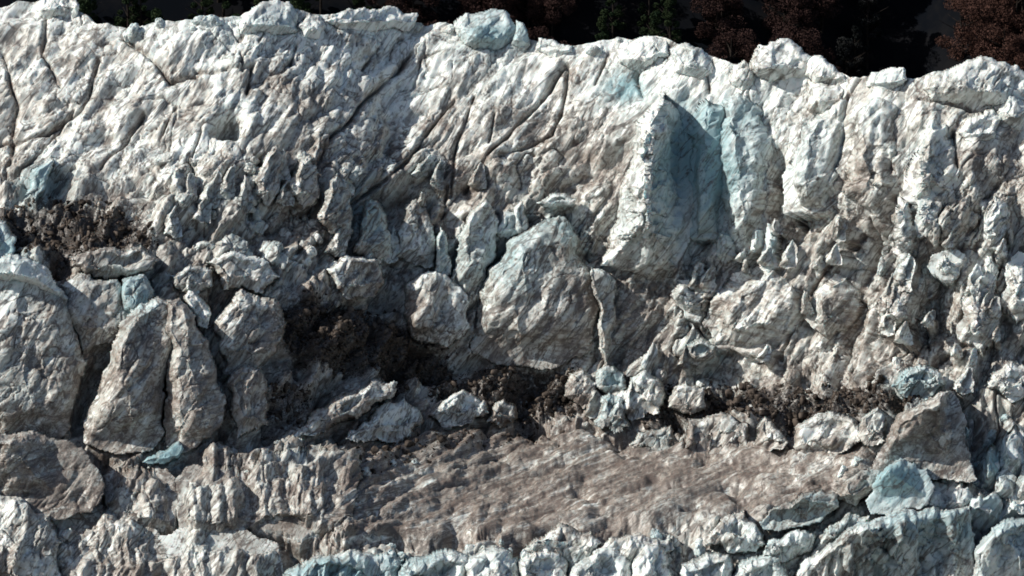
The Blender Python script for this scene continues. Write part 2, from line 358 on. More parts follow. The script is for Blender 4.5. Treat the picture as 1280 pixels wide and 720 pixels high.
    zone[:, 2] = .6 * debris_at(x_, y_) * (dirt > -.1); zone[:, 3] = band_at(x_, y_) if band is None else band
    zone = np.concatenate([zone, zone])
    base = at(c[0], foot, wt(c[0], foot)); o = build(name, VV - base, FF, ICE, zone); o.location = base; tag(o, label, cat, group)
    SERACS.append((out, lo, hi, size, min(1., .35 + size / 90)))
    return o
# ------------------------------------------------------------------ the glacier surface
cols = np.arange(-360, 1641, 1.4); nr = 620
sky = np.interp(cols, SKY[:, 0], SKY[:, 1])
t = np.linspace(0, 1, nr)[:, None]
PX = np.repeat(cols[None], nr, 0); PY = 930 + (sky[None] - 930) * t
shp = PX.shape; px = PX.ravel(); py = PY.ravel()
B = at(px, py, wt(px, py)); TF = grid_faces(*shp)
nor = vnormals(B, TF)
if nor[:, 1].mean() > 0: nor = -nor; TF = TF[:, ::-1]
steep = 1 - smooth(560, 640, py) * smooth(330, 480, px) * (1 - smooth(660, 700, py))     # the brown plateau is nearly smooth
plateau = np.clip(sum(a * np.exp(-(((px-x)/rx)**4 + ((py-y)/ry)**4)) for x, y, rx, ry, a in [(720,605,300,58,1),(540,615,150,50,1),(900,600,190,45,1),(620,560,150,32,.6)]), 0, 1)
plateau = smooth(.25, 1., plateau + .5 * perlin(np.stack([px * .02, py * .05, px * 0 + 9], 1)))
amp = 1 - .86 * plateau
dipm = np.where(px < 760, 52, 62)
h = np.zeros(len(px)); grit = h.copy()
for dip, m in ((50, smooth(860, 700, px)), (68, smooth(700, 860, px))):
    k = m > 0; calm = .6 + .4 * smooth(150, 280, py[k]); h_, g_ = crack_detail(B[k], .42 + .58 * smooth(130, 270, py[k]), calm, dip); h[k] += m[k] * h_ * (1 + .25 * smooth(200, 280, py[k])); grit[k] = np.maximum(grit[k], g_ * m[k])
h *= amp * (1 - .25 * smooth(60, 20, py - np.interp(px, cols, sky)))
rp = rot(B, 9); h += plateau * (1.6 * np.abs(perlin(rp * np.array([.10, .12, .9]) + 4)) + .45 * fbm(rp * np.array([.22, .4, 1.5]), 5, .6, True) + .12 * np.abs(perlin(rp * np.array([.35, .7, 2.5]))) + .22 * shards(rot(B, 9) * np.array([.3, .35, 1.2]) + .3 * np.stack([perlin(B * .9 + 7)] * 3, 1)) + .1 * shards(B * np.array([.9, .9, 2.])))
h += 1.6 * fbm(B * .05, 2) * amp
cpx = px + 5 * perlin(np.stack([px * .022, py * .022, px * 0], 1)); cpy = py + 5 * perlin(np.stack([px * .022, py * .022, px * 0 + 40], 1))
stain = np.zeros(len(px))
for pl, wd, dp in CRACKS:
    Pl = np.array(pl, float); bx = (cpx > Pl[:,0].min()-25) & (cpx < Pl[:,0].max()+25) & (cpy > Pl[:,1].min()-25) & (cpy < Pl[:,1].max()+25)
    x = cpx[bx]; y = cpy[bx]; d = np.full(x.shape, 99.); side = np.zeros(x.shape)
    for (x0, y0), (x1, y1) in zip(Pl[:-1], Pl[1:]):
        ex, ey = x1-x0, y1-y0; t_ = np.clip(((x-x0)*ex+(y-y0)*ey)/(ex*ex+ey*ey), 0, 1); dd = np.hypot(x-x0-t_*ex, y-y0-t_*ey)
        s_ = np.sign((x-x0)*ey-(y-y0)*ex); side = np.where(dd < d, s_, side); d = np.minimum(d, dd)
    stain[bx] = np.maximum(stain[bx], np.exp(-(d / (.75 * wd)) ** 2)); h[bx] -= 1.5 * dp * np.exp(-np.abs(d) / (.42 * wd)) * (.75 + .9 * perlin(np.stack([x * .06, y * .06, x * 0 + 77], 1)))
for x, y, rx, ry, dp in HOLLOWS: h -= dp * np.exp(-((((cpx-x)/rx)**2 + ((cpy-y)/ry)**2) ** 1.5))
HV = nor * h[:, None]
def relief(x, y):
    """displacement vectors of the glacier surface seen at photo pixels x, y"""
    fx = np.clip((x + 360) / 1.4, 0, len(cols) - 1.01); fy = np.clip((y - 930) / (np.interp(x, cols, sky) - 930) * (nr - 1), 0, nr - 1.01)
    i = fx.astype(int); j = fy.astype(int); a = (fx - i)[..., None]; b = (fy - j)[..., None]; n = len(cols); o = j * n + i
    return (HV[o]*(1-a)+HV[o+1]*a)*(1-b) + (HV[o+n]*(1-a)+HV[o+n+1]*a)*b
print('relief', time.time() - T00)
# big seracs on the left
serac('serac', [(-45,345),(-10,325),(15,320),(42,320),(68,345),(90,375),(96,420),(110,450),(98,500),(85,545),(40,566),(-10,566),(-45,520)], 4.5, 'huge grey rounded serac at the left edge capped with bright snow', 'serac', 2.3, .25, 1, (-10,-30), .12, .1, .5)
serac('snow_cap', [(-40,336),(-10,326),(12,319),(40,319),(60,334),(72,348),(88,376),(64,370),(34,356),(0,350),(-40,352)], 4.8, 'bright bluish white snow cap on top of the huge left edge serac', 'snow cap', 2.2, .25, -2.2, (-6,-6), -1., .12, .25, band=0, foot=536)
serac('serac', [(-40,275),(-5,268),(10,274),(21,295),(17,328),(5,350),(-40,350)], 2, 'pale bluish ice block poking up behind the huge left edge serac', 'serac', 2.4, .4, 2.5, (-6,0), -.3, .3, .7)
serac('serac', [(150,405),(163,385),(195,366),(214,378),(228,412),(216,455),(204,490),(206,540),(190,564),(140,566),(103,556),(106,520),(124,480),(138,432)], 4.6, 'broad grey wedge of ice narrowing to its top, right of the huge left edge serac', 'serac', 2.0, .25, 0, (-16,-20), .0, .05, .5)
serac('serac', [(206,374),(226,371),(242,395),(263,430),(276,470),(284,512),(270,545),(235,566),(204,556),(203,500),(212,445),(203,405)], 3.6, 'dark grey leaning ice slab split by a crack from the broad grey wedge', 'serac', 2.0, .25, -.5, (-8,-18), .08, 0, .5)
serac('ice_block', [(153,352),(165,342),(180,342),(192,362),(196,388),(184,400),(164,400),(152,392)], 2.2, 'smooth bluish rounded ice knob shaded on its right, above the broad grey wedge', n=2.2, lean=.3, dz=-.5, sk=(-6,-6), dirt=-.3, blue=.35, amp=.35)
serac('ice_block', [(228,370),(240,362),(254,372),(264,392),(262,410),(248,408),(236,392)], 1.4, 'small bright white ice block hanging right of the dark leaning slab', n=2.6, lean=.3, dz=-1, sk=(-3,0), dirt=-.5, amp=.6)
serac('ice_block', [(78,352),(105,342),(150,350),(160,375),(166,405),(140,432),(104,436),(84,405)], 2.4, 'tan flat faced ice block between the huge serac and the bluish knob', n=3.2, lean=.6, dz=.6, sk=(-10,-5), dirt=.05, amp=.7)
serac('ice_ledge', [(84,322),(128,309),(176,306),(200,322),(190,338),(150,350),(104,344),(86,336)], 2.0, 'low grey ice ledge with a dark underside below the upper left rock debris', n=3, lean=.2, dz=-1.5, sk=(-8,-8), dirt=.05, amp=.8)
serac('serac', [(-40,556),(-5,541),(28,538),(70,545),(104,560),(126,590),(133,618),(120,640),(80,650),(50,655),(-40,650)], 4.0, 'large dark shaded dome of ice at the lower left with a thin white rim', 'serac', 2.0, .1, -3, (-44,-44), .2, .3, .5, band=0, side=1.3)  # extra dirt and blue paint in the dome's bluish shade
serac('serac', [(-50,612),(0,610),(34,622),(64,640),(76,675),(84,760),(-50,780)], 3.5, 'purple grey furrowed ice mass at the bottom left corner', 'serac', 2.3, .5, -4, (-14,-8), -.15, .15, 1.1, side=.4, dip=70)
serac('ice_mound', [(60,652),(80,640),(128,634),(180,645),(204,668),(210,780),(70,780)], 2, 'dirty brown grey mound right of the bottom left corner mass', 'ice mound', 2.0, .8, -.5, (-10,-8), .05, 0, .75, side=.3, dip=70, flute=.9)
serac('ice_mound', [(128,596),(150,585),(206,584),(219,600),(218,650),(190,668),(135,655)], 1.8, 'dirty square ice mound just right of the large dark dome', 'ice mound', 2.0, .8, -.2, (-6,-8), .0, 0, .75, side=.3, dip=70, flute=.9)
serac('ice_mound', [(212,600),(236,584),(292,581),(310,596),(316,645),(296,676),(222,668)], 1.8, 'broad flat fronted brownish mound under the small turquoise ice patch', 'ice mound', 2.0, .8, -.2, (-6,-10), -.05, 0, .75, side=.3, dip=70, flute=.9)
serac('ice_mound', [(304,590),(350,560),(400,555),(446,566),(452,600),(440,650),(372,672),(310,655)], 1.9, 'wide grey tan mound with vertical flutes left of the brown plateau', 'ice mound', 2.0, .8, 0, (-10,-12), -.05, 0, .75, side=.3, dip=70, flute=.9)
serac('ice_mound', [(196,670),(240,655),(300,660),(350,680),(372,780),(205,780)], 1.6, 'streaked tan mound at the bottom left of centre', 'ice mound', 2.0, .8, 0, (-8,-10), -.1, 0, .75, side=.3, dip=60, flute=.9)
serac('ice_block', [(178,578),(200,562),(226,550),(232,560),(222,572),(196,582)], 1.0, 'small smooth turquoise ice patch below the dark leaning slab', n=2.4, lean=.5, dz=-1.2, sk=(0,-3), dirt=-.6, blue=.8, amp=.15)
# jumble of the upper middle
for out, T, sk, lab in [
 ([(440,315),(452,262),(462,244),(474,252),(490,288),(488,318),(465,330)],2.2,(-6,-6),'white topped ice tooth with a dark right side in the upper middle jumble'),
 ([(498,320),(505,260),(520,246),(535,262),(548,300),(540,335),(515,335)],2.0,(-4,-6),'dark crusted ice tooth just right of the white topped tooth'),
 ([(562,352),(574,292),(588,262),(604,250),(622,262),(626,305),(606,352),(585,362)],2.8,(-8,-10),'rounded bluish grey ice dome behind and left of the great grey dome'),
 ([(500,395),(508,355),(530,335),(560,345),(584,370),(586,410),(560,436),(515,425)],2.8,(-8,-8),'knobbly dark grey ice lump left of the great grey dome'),
 ([(540,350),(545,300),(553,282),(562,300),(566,345),(555,360)],1.4,(-3,-4),'thin upright pale blade of ice left of the bluish grey dome'),
 ([(640,285),(642,262),(650,246),(658,262),(662,290),(650,300)],1.2,(-2,-3),'tiny pointed white ice spike above the great grey dome'),
 ([(668,252),(690,238),(722,246),(720,258),(690,264)],1.2,(0,-4),'bright white ice rib lying above the great grey dome'),
 ([(618,290),(630,266),(650,268),(660,290),(640,300)],1.2,(-2,-3),'small bright white ice chunk right of the rounded bluish grey dome'),
 ([(316,240),(328,196),(342,180),(356,200),(352,240),(336,260)],1.8,(-5,-6),'grey ice fang under the small dark ice cave'),
 ([(360,235),(372,200),(388,192),(400,215),(398,250),(376,262)],1.8,(-5,-6),'pointed grey ice block on the left of the dark upper hollow'),
 ([(395,272),(410,230),(424,214),(438,238),(440,290),(418,300)],2.0,(-6,-6),'dark bluish ice block in the middle of the upper left jumble'),
 ([(405,340),(430,318),(470,322),(482,350),(470,372),(430,372)],2.2,(-6,-8),'grey lumpy ice boulder above the dark central rock debris'),
 ([(255,325),(290,312),(330,322),(352,345),(330,365),(280,362)],2.0,(-6,-8),'pale cracked ice hump above the white hanging block'),
 ([(212,345),(235,330),(262,335),(266,356),(240,366),(218,360)],1.5,(-4,-6),'small round grey ice lump right of the bluish knob'),
 ([(268,395),(300,362),(345,372),(362,400),(345,440),(312,466),(285,470),(272,430)],3.0,(-8,-8),'pale brown chunky ice tower left of the dark central rock debris'),
 ([(285,480),(300,455),(326,458),(338,490),(336,530),(300,545),(286,520)],2.2,(-4,-6),'narrow brownish ice buttress between leaning slab and central debris'),
 ([(30,245),(40,212),(66,198),(70,205),(58,235),(44,248)],1.0,(-2,0),'tilted smooth pale blue ice plate at the upper left'),
 ]: serac('ice_block', out, T, lab, n=2.1, lean=.3, dz=-.6, sk=sk, dirt=-.05 if 'dark' in lab else -.3 if 'white' in lab or 'pale' in lab else -.1, blue=.2 if 'blu' in lab else .05, amp=.8)
# central dome and its pillar
serac('serac', [(588,436),(598,370),(612,335),(640,300),(664,282),(700,270),(718,286),(724,316),(742,340),(750,380),(738,440),(690,462),(620,456)], 5, 'great grey rounded ice dome in the centre, pale on top and banded dark below', 'serac', 2.3, .6, 1.2, (-14,-26), .12, .12, .5)
serac('serac', [(748,440),(746,380),(733,345),(738,330),(756,334),(770,352),(770,400),(762,440),(756,470)], 2.6, 'slim curved ice pillar against the right side of the great grey dome', 'serac', 2.3, .4, 0, (-6,-8), -.15, .25, .5)
# the blue pinnacle group, its shade painted in as extra blue
serac('ice_pinnacle', [(752,330),(768,270),(782,215),(792,165),(804,135),(818,116),(828,111),(842,124),(858,160),(864,220),(866,290),(850,335),(800,345)], 9.6, 'tall pale blue ice pinnacle, white on its left face and blue shade on its right', 'ice pinnacle', 2.0, .3, .5, (4,-14), -.3, .0, 1.1, side=1.3)
serac('ice_pinnacle', [(862,300),(860,160),(868,132),(884,122),(902,134),(908,190),(905,300)], 1.8, 'dark blue shaded ice pillar in the middle of the blue pinnacle group', 'ice pinnacle', 2.2, .9, 0, (-3,-8), -.1, .4, .5)
serac('ice_pinnacle', [(900,305),(898,160),(904,126),(922,112),(942,128),(955,168),(958,240),(956,290),(930,315)], 2.6, 'darkest right hand ice tower of the blue pinnacle group', 'ice pinnacle', 2.2, .85, 0, (-8,-14), -.05, .3, .5)
serac('serac', [(975,270),(980,220),(998,172),(1020,140),(1044,120),(1056,124),(1056,150),(1046,200),(1036,265)], 3, 'white slanting ice buttress right of the dark blue tower', 'serac', 2.0, .8, -.2, (-8,-8), -.3, .35, .5)
serac('serac', [(1052,240),(1060,180),(1075,140),(1100,122),(1118,130),(1112,180),(1108,240),(1080,260)], 2.6, 'grey streaked ice buttress below the right part of the crest', 'serac', 2.2, .85, .2, (-8,-8), .1, .1, .7)
serac('serac', [(1130,250),(1140,190),(1160,150),(1180,150),(1196,190),(1195,240),(1160,262)], 3, 'pale pointed ice buttress with a blue shadow at its right foot', 'serac', 2.1, .8, -.3, (-8,-8), -.2, .2, .7)
# crest blocks
for out, T, sk, lab in [
 ([(562,26),(585,14),(615,11),(640,17),(646,40),(642,54),(610,62),(575,48)],2.6,(-8,-5),'large smooth bluish white cap block on the crest, left of centre'),
 ([(640,40),(645,22),(655,26),(661,52),(652,60),(640,58)],1.4,(-3,-2),'narrow white block leaning on the large bluish white cap'),
 ([(295,22),(318,10),(345,-2),(362,0),(374,20),(372,34),(335,44),(300,38)],2.4,(-6,-4),'bluish white block at the highest left part of the crest'),
 ([(372,30),(384,18),(400,16),(408,30),(400,44),(378,42)],1.4,(-3,-2),'small grey round block right of the highest crest block'),
 ([(404,24),(440,10),(490,8),(522,20),(520,30),(470,36),(420,36)],2.0,(-6,-4),'long low white rounded crest cap left of the big cap block'),
 ([(930,84),(942,62),(962,50),(985,48),(1002,58),(1016,72),(1010,94),(960,100)],2.6,(-8,-6),'fluted cream ice mound on the crest above the white buttress'),
 ([(1004,92),(1010,72),(1026,68),(1042,80),(1060,96),(1050,106),(1020,106)],1.8,(-4,-3),'knobbly cream ice lump right of the fluted crest mound'),
 ([(912,100),(916,78),(930,72),(942,86),(940,104),(926,112)],1.4,(-4,-3),'small grey ball of ice left of the fluted crest mound'),
 ([(1078,104),(1090,88),(1108,83),(1128,88),(1136,102),(1110,112)],1.6,(-4,-3),'low pale ice hump in the dip of the right crest'),
 ([(1150,106),(1172,90),(1204,76),(1244,72),(1268,84),(1292,92),(1292,120),(1220,132),(1165,124)],2.8,(-14,-6),'long blocky ice crest at the upper right with a dark right end'),
 ([(1196,165),(1210,140),(1240,136),(1256,150),(1245,175),(1215,182)],1.8,(-5,-4),'rounded white ice block under the long upper right crest'),
 ([(1246,140),(1262,118),(1285,122),(1295,140),(1280,158),(1255,156)],1.8,(-5,-4),'shaded blue grey ice boulder at the upper right edge'),
 ([(1002,130),(1008,100),(1030,94),(1054,102),(1052,130),(1025,146)],1.8,(-5,-4),'grey rounded ice block just below the knobbly cream lump'),
 ([(770,60),(800,46),(835,48),(838,70),(800,84),(775,78)],1.8,(-5,-4),'broad pale ice shoulder on the crest right of centre'),
 ([(838,60),(858,50),(882,60),(890,84),(870,96),(845,88)],1.8,(-5,-4),'rounded white crest block right of the broad pale shoulder'),
 ([(668,60),(672,46),(690,46),(715,56),(714,66),(690,70)],1.2,(-3,-2),'thin flat white ice block right of the narrow leaning block'),
 ([(40,8),(55,-6),(90,-8),(100,6),(90,18),(55,16)],1.6,(-4,-3),'bright white snow block on the upper left skyline'),
 ]: serac('ice_block', out, T, lab, n=2.4, lean=.85, dz=.5, sk=sk, dirt=-.15 if 'cream' not in lab else .1, blue=.25 if 'blu' in lab else .05, amp=.45, side=.4)
# slender fins and right hand wall lumps
for out, T, sk, lab in [
 ([(892,322),(898,290),(907,276),(915,290),(918,318),(905,330)],1.4,(-3,-3),'stubby white ice horn at the foot of the blue pinnacle group'),
 ([(936,312),(940,290),(945,278),(949,290),(950,312)],.8,(0,-2),'tiny ice needle under the dark blue tower'),
 ([(950,335),(954,300),(959,272),(964,300),(966,332),(958,342)],.9,(0,-2),'tall thin white ice needle below the dark blue tower'),
 ([(1116,318),(1118,262),(1128,246),(1138,262),(1140,305),(1128,325)],1.6,(-4,-4),'bright white chunky ice post on the right hand wall'),
 ([(1140,290),(1150,248),(1166,235),(1178,250),(1170,285),(1152,300)],1.8,(-4,-4),'smooth pale blue ice block right of the chunky white post'),
 ([(1226,310),(1232,270),(1246,245),(1260,252),(1258,285),(1244,315)],1.5,(-4,-4),'bluish curved ice horn near the right edge'),
 ([(1160,335),(1166,318),(1190,308),(1208,320),(1200,342),(1176,350)],1.5,(-4,-4),'white lump with a dark hole below the pale blue block'),
 ([(878,405),(890,370),(912,344),(955,330),(990,358),(1002,382),(985,410),(945,440),(895,436)],3.0,(-14,-12),'broad banded pale dome low on the right hand wall'),
 ([(1004,400),(1018,365),(1044,345),(1062,360),(1056,400),(1028,425)],2.2,(-6,-6),'dark faced ice wedge right of the broad banded dome'),
 ([(1092,385),(1110,345),(1134,335),(1142,365),(1126,405),(1100,415)],2.0,(-5,-6),'light pointed slab of ice with curved bands on the right wall'),
 ([(1198,420),(1206,360),(1225,335),(1246,350),(1250,400),(1226,440)],2.4,(-6,-6),'pale ice rib with a bright left edge near the right side'),
 ([(838,372),(845,352),(862,350),(880,370),(876,400),(856,396)],1.5,(-4,-4),'small sunlit ice flake left of the broad banded dome'),
 ([(1252,380),(1258,330),(1275,310),(1295,320),(1295,390),(1270,400)],2.0,(-5,-5),'bright cream block at the right edge of the wall'),
 ([(1112,480),(1124,462),(1150,455),(1176,462),(1182,484),(1160,496),(1126,494)],2.4,(-8,-6),'smooth blue grey ice dome above the tall dark fin'),
 ([(1232,485),(1240,462),(1265,452),(1295,456),(1295,495),(1262,500)],2.2,(-6,-6),'smooth white ice boulder at the right edge below the wall'),
 ([(848,452),(856,430),(878,424),(898,430),(896,446),(872,456)],1.5,(-4,-4),'small greenish ice boulder at the foot of the centre wall'),
 ([(738,486),(746,462),(766,456),(784,466),(786,488),(762,498)],1.7,(-4,-4),'pale turquoise ice block at the left end of the boulder row'),
 ([(706,494),(712,466),(728,460),(746,476),(752,502),(728,510)],1.6,(-4,-4),'mottled brown ice boulder with two dark pits'),
 ([(742,530),(748,500),(762,490),(780,500),(790,528),(768,540)],1.8,(-4,-5),'rounded tan ice boulder in front of the turquoise block'),
 ([(780,505),(788,478),(806,460),(828,470),(836,500),(822,516),(796,516)],2.0,(-6,-5),'big brown grey ice boulder in the centre row'),
 ([(836,512),(842,484),(860,476),(880,486),(884,510),(862,520)],1.6,(-4,-4),'darker ice boulder beside the big brown grey one'),
 ([(786,558),(796,540),(815,532),(838,530),(846,548),(836,562),(808,560)],1.5,(4,-6),'bright white ice block with a teal shaded end on the plateau edge'),
 ([(942,560),(946,530),(958,520),(970,528),(984,552),(976,562)],1.5,(-8,-4),'dark triangular ice tooth at the back of the brown plateau'),
 ([(850,560),(860,525),(890,518),(920,520),(938,530),(936,562),(890,568)],2.0,(-6,-6),'row of pale tan ice ribs left of the dark triangular tooth'),
 ([(985,560),(1000,525),(1040,512),(1066,520),(1080,545),(1060,565),(1010,570)],2.2,(-8,-6),'low pale ice ridge right of the dark triangular tooth'),
 ([(1068,545),(1076,520),(1095,508),(1110,520),(1105,548),(1086,556)],1.8,(-5,-5),'grey green ice lump left of the tall dark fin'),
 ([(362,548),(395,510),(440,486),(476,472),(500,476),(490,500),(440,525),(390,545)],2.0,(-6,-6),'long tan ice slab slanting up to the right below the central debris'),
 ([(432,548),(450,525),(482,506),(508,496),(524,510),(532,532),(505,548),(465,552)],2.0,(-6,-6),'triangular cream white ice slab below the central rock debris'),
 ([(536,520),(550,496),(580,488),(605,496),(612,515),(590,528),(556,530)],1.8,(-5,-5),'grey white ice hump right of the triangular cream slab'),
 ([(604,528),(612,508),(630,500),(646,508),(650,524),(630,534)],1.4,(-5,-3),'pinkish small ice block behind the brown plateau'),
 ]: serac('ice_block', out, T, lab, n=2.3, lean=.5 if out[0][1] > 430 else .75, dz=-.2, side=.4, sk=sk, dirt=-.35 if ('white' in lab or 'cream' in lab or 'bright' in lab or 'sunlit' in lab) else -.15, blue=.4 if ('turq' in lab or 'blu' in lab) else .05, amp=1.05)
fin_r = np.random.RandomState(5)
for lab, grp, boxes in [('thin pointed ice fin among many in the upper middle jumble', 'ice fins of the upper middle jumble', [(215,215,600,370,26)]),
  ('thin pointed ice fin among many on the right hand wall', 'ice fins on the right hand wall', [(870,280,1275,430,26)]),
  ('thin pointed ice fin among many at the foot of the wall', 'ice fins at the foot of the wall', [(600,440,1270,520,20)])]:
    for x0, y0, x1, y1, cnt in boxes:
        for k in range(cnt):
            x = fin_r.uniform(x0, x1); y = fin_r.uniform(y0, y1); w_ = fin_r.uniform(7, 15); h_ = w_ * fin_r.uniform(1.8, 3.4); tl = fin_r.uniform(0, .5) * h_
            if debris_at(np.array([x]), np.array([y]))[0] > .3 or math.hypot(x - 287, y - 160) < 40: continue
            serac('ice_fin', [(x-w_, y), (x-w_*.8+tl*.4, y-h_*.45), (x-w_*.2+tl, y-h_), (x+w_*.25+tl, y-h_*.85), (x+w_*.8+tl*.4, y-h_*.35), (x+w_, y+w_*.3), (x, y+w_*.5)],
                  fin_r.uniform(1., 2.), lab, 'ice fin', 2., .6, 0, (-w_*.25, -h_*.1), -.12, .12, .7, group=grp, side=1.)
# lower right and bottom row
serac('serac', [(1088,590),(1104,550),(1122,520),(1150,500),(1172,490),(1190,488),(1202,505),(1210,550),(1222,598),(1195,604),(1140,592)], 5, 'tall dark serac fin with a black shaded right face at the right', 'serac', 1.8, .1, -3, (22,-36), .2, .05, .5, side=6.)  # dirt raised over the whole fin to paint in its dark shaded face
serac('serac', [(1082,625),(1094,592),(1112,578),(1140,574),(1160,584),(1168,606),(1158,632),(1120,642),(1090,640)], 3, 'smooth blue grey dome in front of the tall dark fin', 'serac', 1.9, .1, -5, (-24,-24), -.35, .45, .2, band=0, side=.8)
serac('serac', [(948,650),(968,632),(1000,620),(1030,610),(1046,618),(1050,636),(1030,652),(985,662),(955,662)], 3, 'long dark blue grey wedge lying at the right end of the plateau', 'serac', 2.0, .1, -2, (-20,-20), .1, .35, .5, band=0, side=.5)
serac('serac', [(1040,625),(1056,600),(1080,584),(1100,588),(1098,612),(1070,632)], 2.4, 'mossy grey ice lump between the long dark wedge and the blue dome', 'serac', 2.4, .2, -2.5, (-12,-8), .1, .2, .7)
serac('serac', [(970,780),(990,720),(1020,690),(1060,660),(1110,640),(1170,632),(1216,634),(1222,660),(1218,780)], 9, 'broad fluted dark green ice cliff at the bottom right', 'serac', 2.8, .1, -7, (-90,-66), .12, .2, 1., band=0, dip=75, side=.5, flute=1.5)
serac('serac', [(1212,780),(1216,690),(1236,660),(1262,648),(1300,642),(1320,700),(1320,780)], 4.5, 'white topped ice block in the bottom right corner', 'serac', 2.4, .1, -10, (-20,-45), -.1, .35, .8, band=0, dip=75, flute=1.2)
for out, T, sk, dz, lab in [
 ([(340,760),(352,712),(378,700),(420,690),(480,686),(504,700),(500,760)],4,(-14,-10),-6,'smooth turquoise ice wedge at the bottom left of the front row'),
 ([(488,760),(500,702),(530,690),(566,686),(590,700),(588,760)],3.4,(-10,-8),-6.5,'cracked white and blue ice block second from the left in the front row'),
 ([(572,760),(580,700),(606,680),(640,684),(654,706),(650,760)],3.2,(-10,-8),-6,'steep bluish ice block left of the middle of the front row'),
 ([(636,760),(644,700),(668,684),(700,686),(712,706),(708,760)],3.2,(-10,-8),-7,'grey white ice block in the middle of the front row'),
 ([(650,690),(668,668),(700,656),(738,662),(752,682),(730,700),(680,704)],2.4,(-8,-8),-3,'white hump rising just behind the middle of the front row'),
 ([(704,760),(712,704),(740,688),(770,680),(788,694),(790,760)],3.2,(-12,-8),-7,'blue shadowed ice block right of the middle of the front row'),
 ([(740,700),(760,676),(800,666),(840,672),(848,692),(810,706)],2.2,(-8,-6),-4,'long white ice ledge behind the front row'),
 ([(782,760),(790,700),(808,676),(822,668),(838,690),(846,760)],2.8,(-8,-8),-7,'pointed pale ice block with a small knob in the front row'),
 ([(838,760),(850,704),(880,690),(912,694),(920,720),(918,760)],3,(-10,-8),-7,'bright white ice block speckled with dirt in the front row'),
 ([(905,760),(918,704),(946,690),(976,696),(990,730),(985,760)],3,(-10,-8),-7,'pale ice block next to the fluted green cliff'),
 ([(880,680),(900,650),(930,640),(946,654),(960,680),(930,694)],2.4,(-8,-8),-3,'white angular ice lump left of the long dark wedge'),
 ([(950,696),(960,672),(1000,660),(1020,670),(1016,690),(980,704)],2.4,(-10,-6),-4.5,'greenish ice boulder below the long dark wedge'),
 ([(1018,690),(1030,660),(1060,640),(1090,640),(1096,662),(1060,690)],2.4,(-10,-6),-6,'crumbly white ice hump left of the smooth blue dome'),
 ]: serac('ice_block', out, T, lab, n=2.3, lean=.62, dz=dz, sk=sk, dirt=0 if 'grey' in lab else -.15, blue=.25 if 'turq' in lab else .25 if 'blu' in lab or 'green' in lab else .05, amp=1. if 'smooth' in lab else 1.2, side=.3, band=0, dip=65, flute=.7)
for out, T, sk, lab in [
 ([(1144,640),(1150,612),(1166,600),(1184,606),(1190,632),(1166,642)],1.8,(-4,-6),'snow white knob at the left of the lower right knobs'),
 ([(1176,630),(1184,608),(1200,596),(1214,606),(1218,630),(1198,642)],1.8,(-4,-6),'round white knob below the tall dark fin'),
 ([(1206,645),(1216,624),(1236,616),(1254,626),(1256,648),(1230,656)],1.8,(-4,-6),'pale blue knob above the bottom right corner block'),
 ([(1228,592),(1232,560),(1241,549),(1250,562),(1250,590),(1240,600)],1.4,(-3,-4),'upright blue grey ice tooth right of the tall dark fin'),
 ([(1250,580),(1256,545),(1268,530),(1280,540),(1278,576),(1264,588)],1.5,(-3,-4),'taller pale ice tooth nearest the right edge'),
 ([(1242,616),(1248,588),(1262,582),(1272,598),(1268,622)],1.4,(-6,-4),'nearly black ice tooth below the two pale teeth'),
 ([(1268,616),(1276,580),(1300,570),(1304,620),(1284,630)],1.6,(-3,-4),'pink grey ice lump at the right edge above the corner'),
 ([(1250,640),(1262,620),(1290,614),(1304,640),(1280,650)],1.6,(-3,-4),'white ice shelf at the right edge above the corner block'),
 ([(1120,650),(1128,632),(1150,626),(1166,640),(1150,654)],1.5,(-3,-4),'small white lump at the foot of the smooth blue dome'),
 ]: serac('ice_block', out, T, lab, n=2.2, lean=.75, dz=-2, sk=sk, dirt=-.1 if 'black' in lab or 'pink' in lab else -.35, blue=.35 if 'blue' in lab else .1, amp=.6, band=0)
print('seracs', len(SERACS), time.time() - T00)
# ------------------------------------------------------------------ the surface dips under the blocks
wx_, wy_ = warp2(px.reshape(shp), py.reshape(shp)); wx_ = wx_.ravel(); wy_ = wy_.ravel()
for out, lo, hi, size, wa in SERACS:                              # the surface dips under every block that stands on it
    bx = (px > lo[0] - 12) & (px < hi[0] + 12) & (py > lo[1] - 12) & (py < hi[1] + 12); D = poly_dist(px[bx] + wa * (wx_ - px)[bx], py[bx] + wa * (wy_ - py)[bx], out)
    lw = min(1., size / 50); h[bx] = h[bx] * (1 - .9 * smooth(0, 6, D)) - 1.1 * lw * smooth(0, 7, D)
dz_ = nor.copy(); V = B + dz_ * h[:, None]
# broken rock steps get a little push towards the viewer so that ledges overlap
zone = np.stack([table(DIRT, px, py), blue_at(px, py), debris_at(px, py), band_at(px, py) * (1 - plateau)], 1)
zone[:, 0] += .45 * stain + .5 * grit * (1 - plateau)
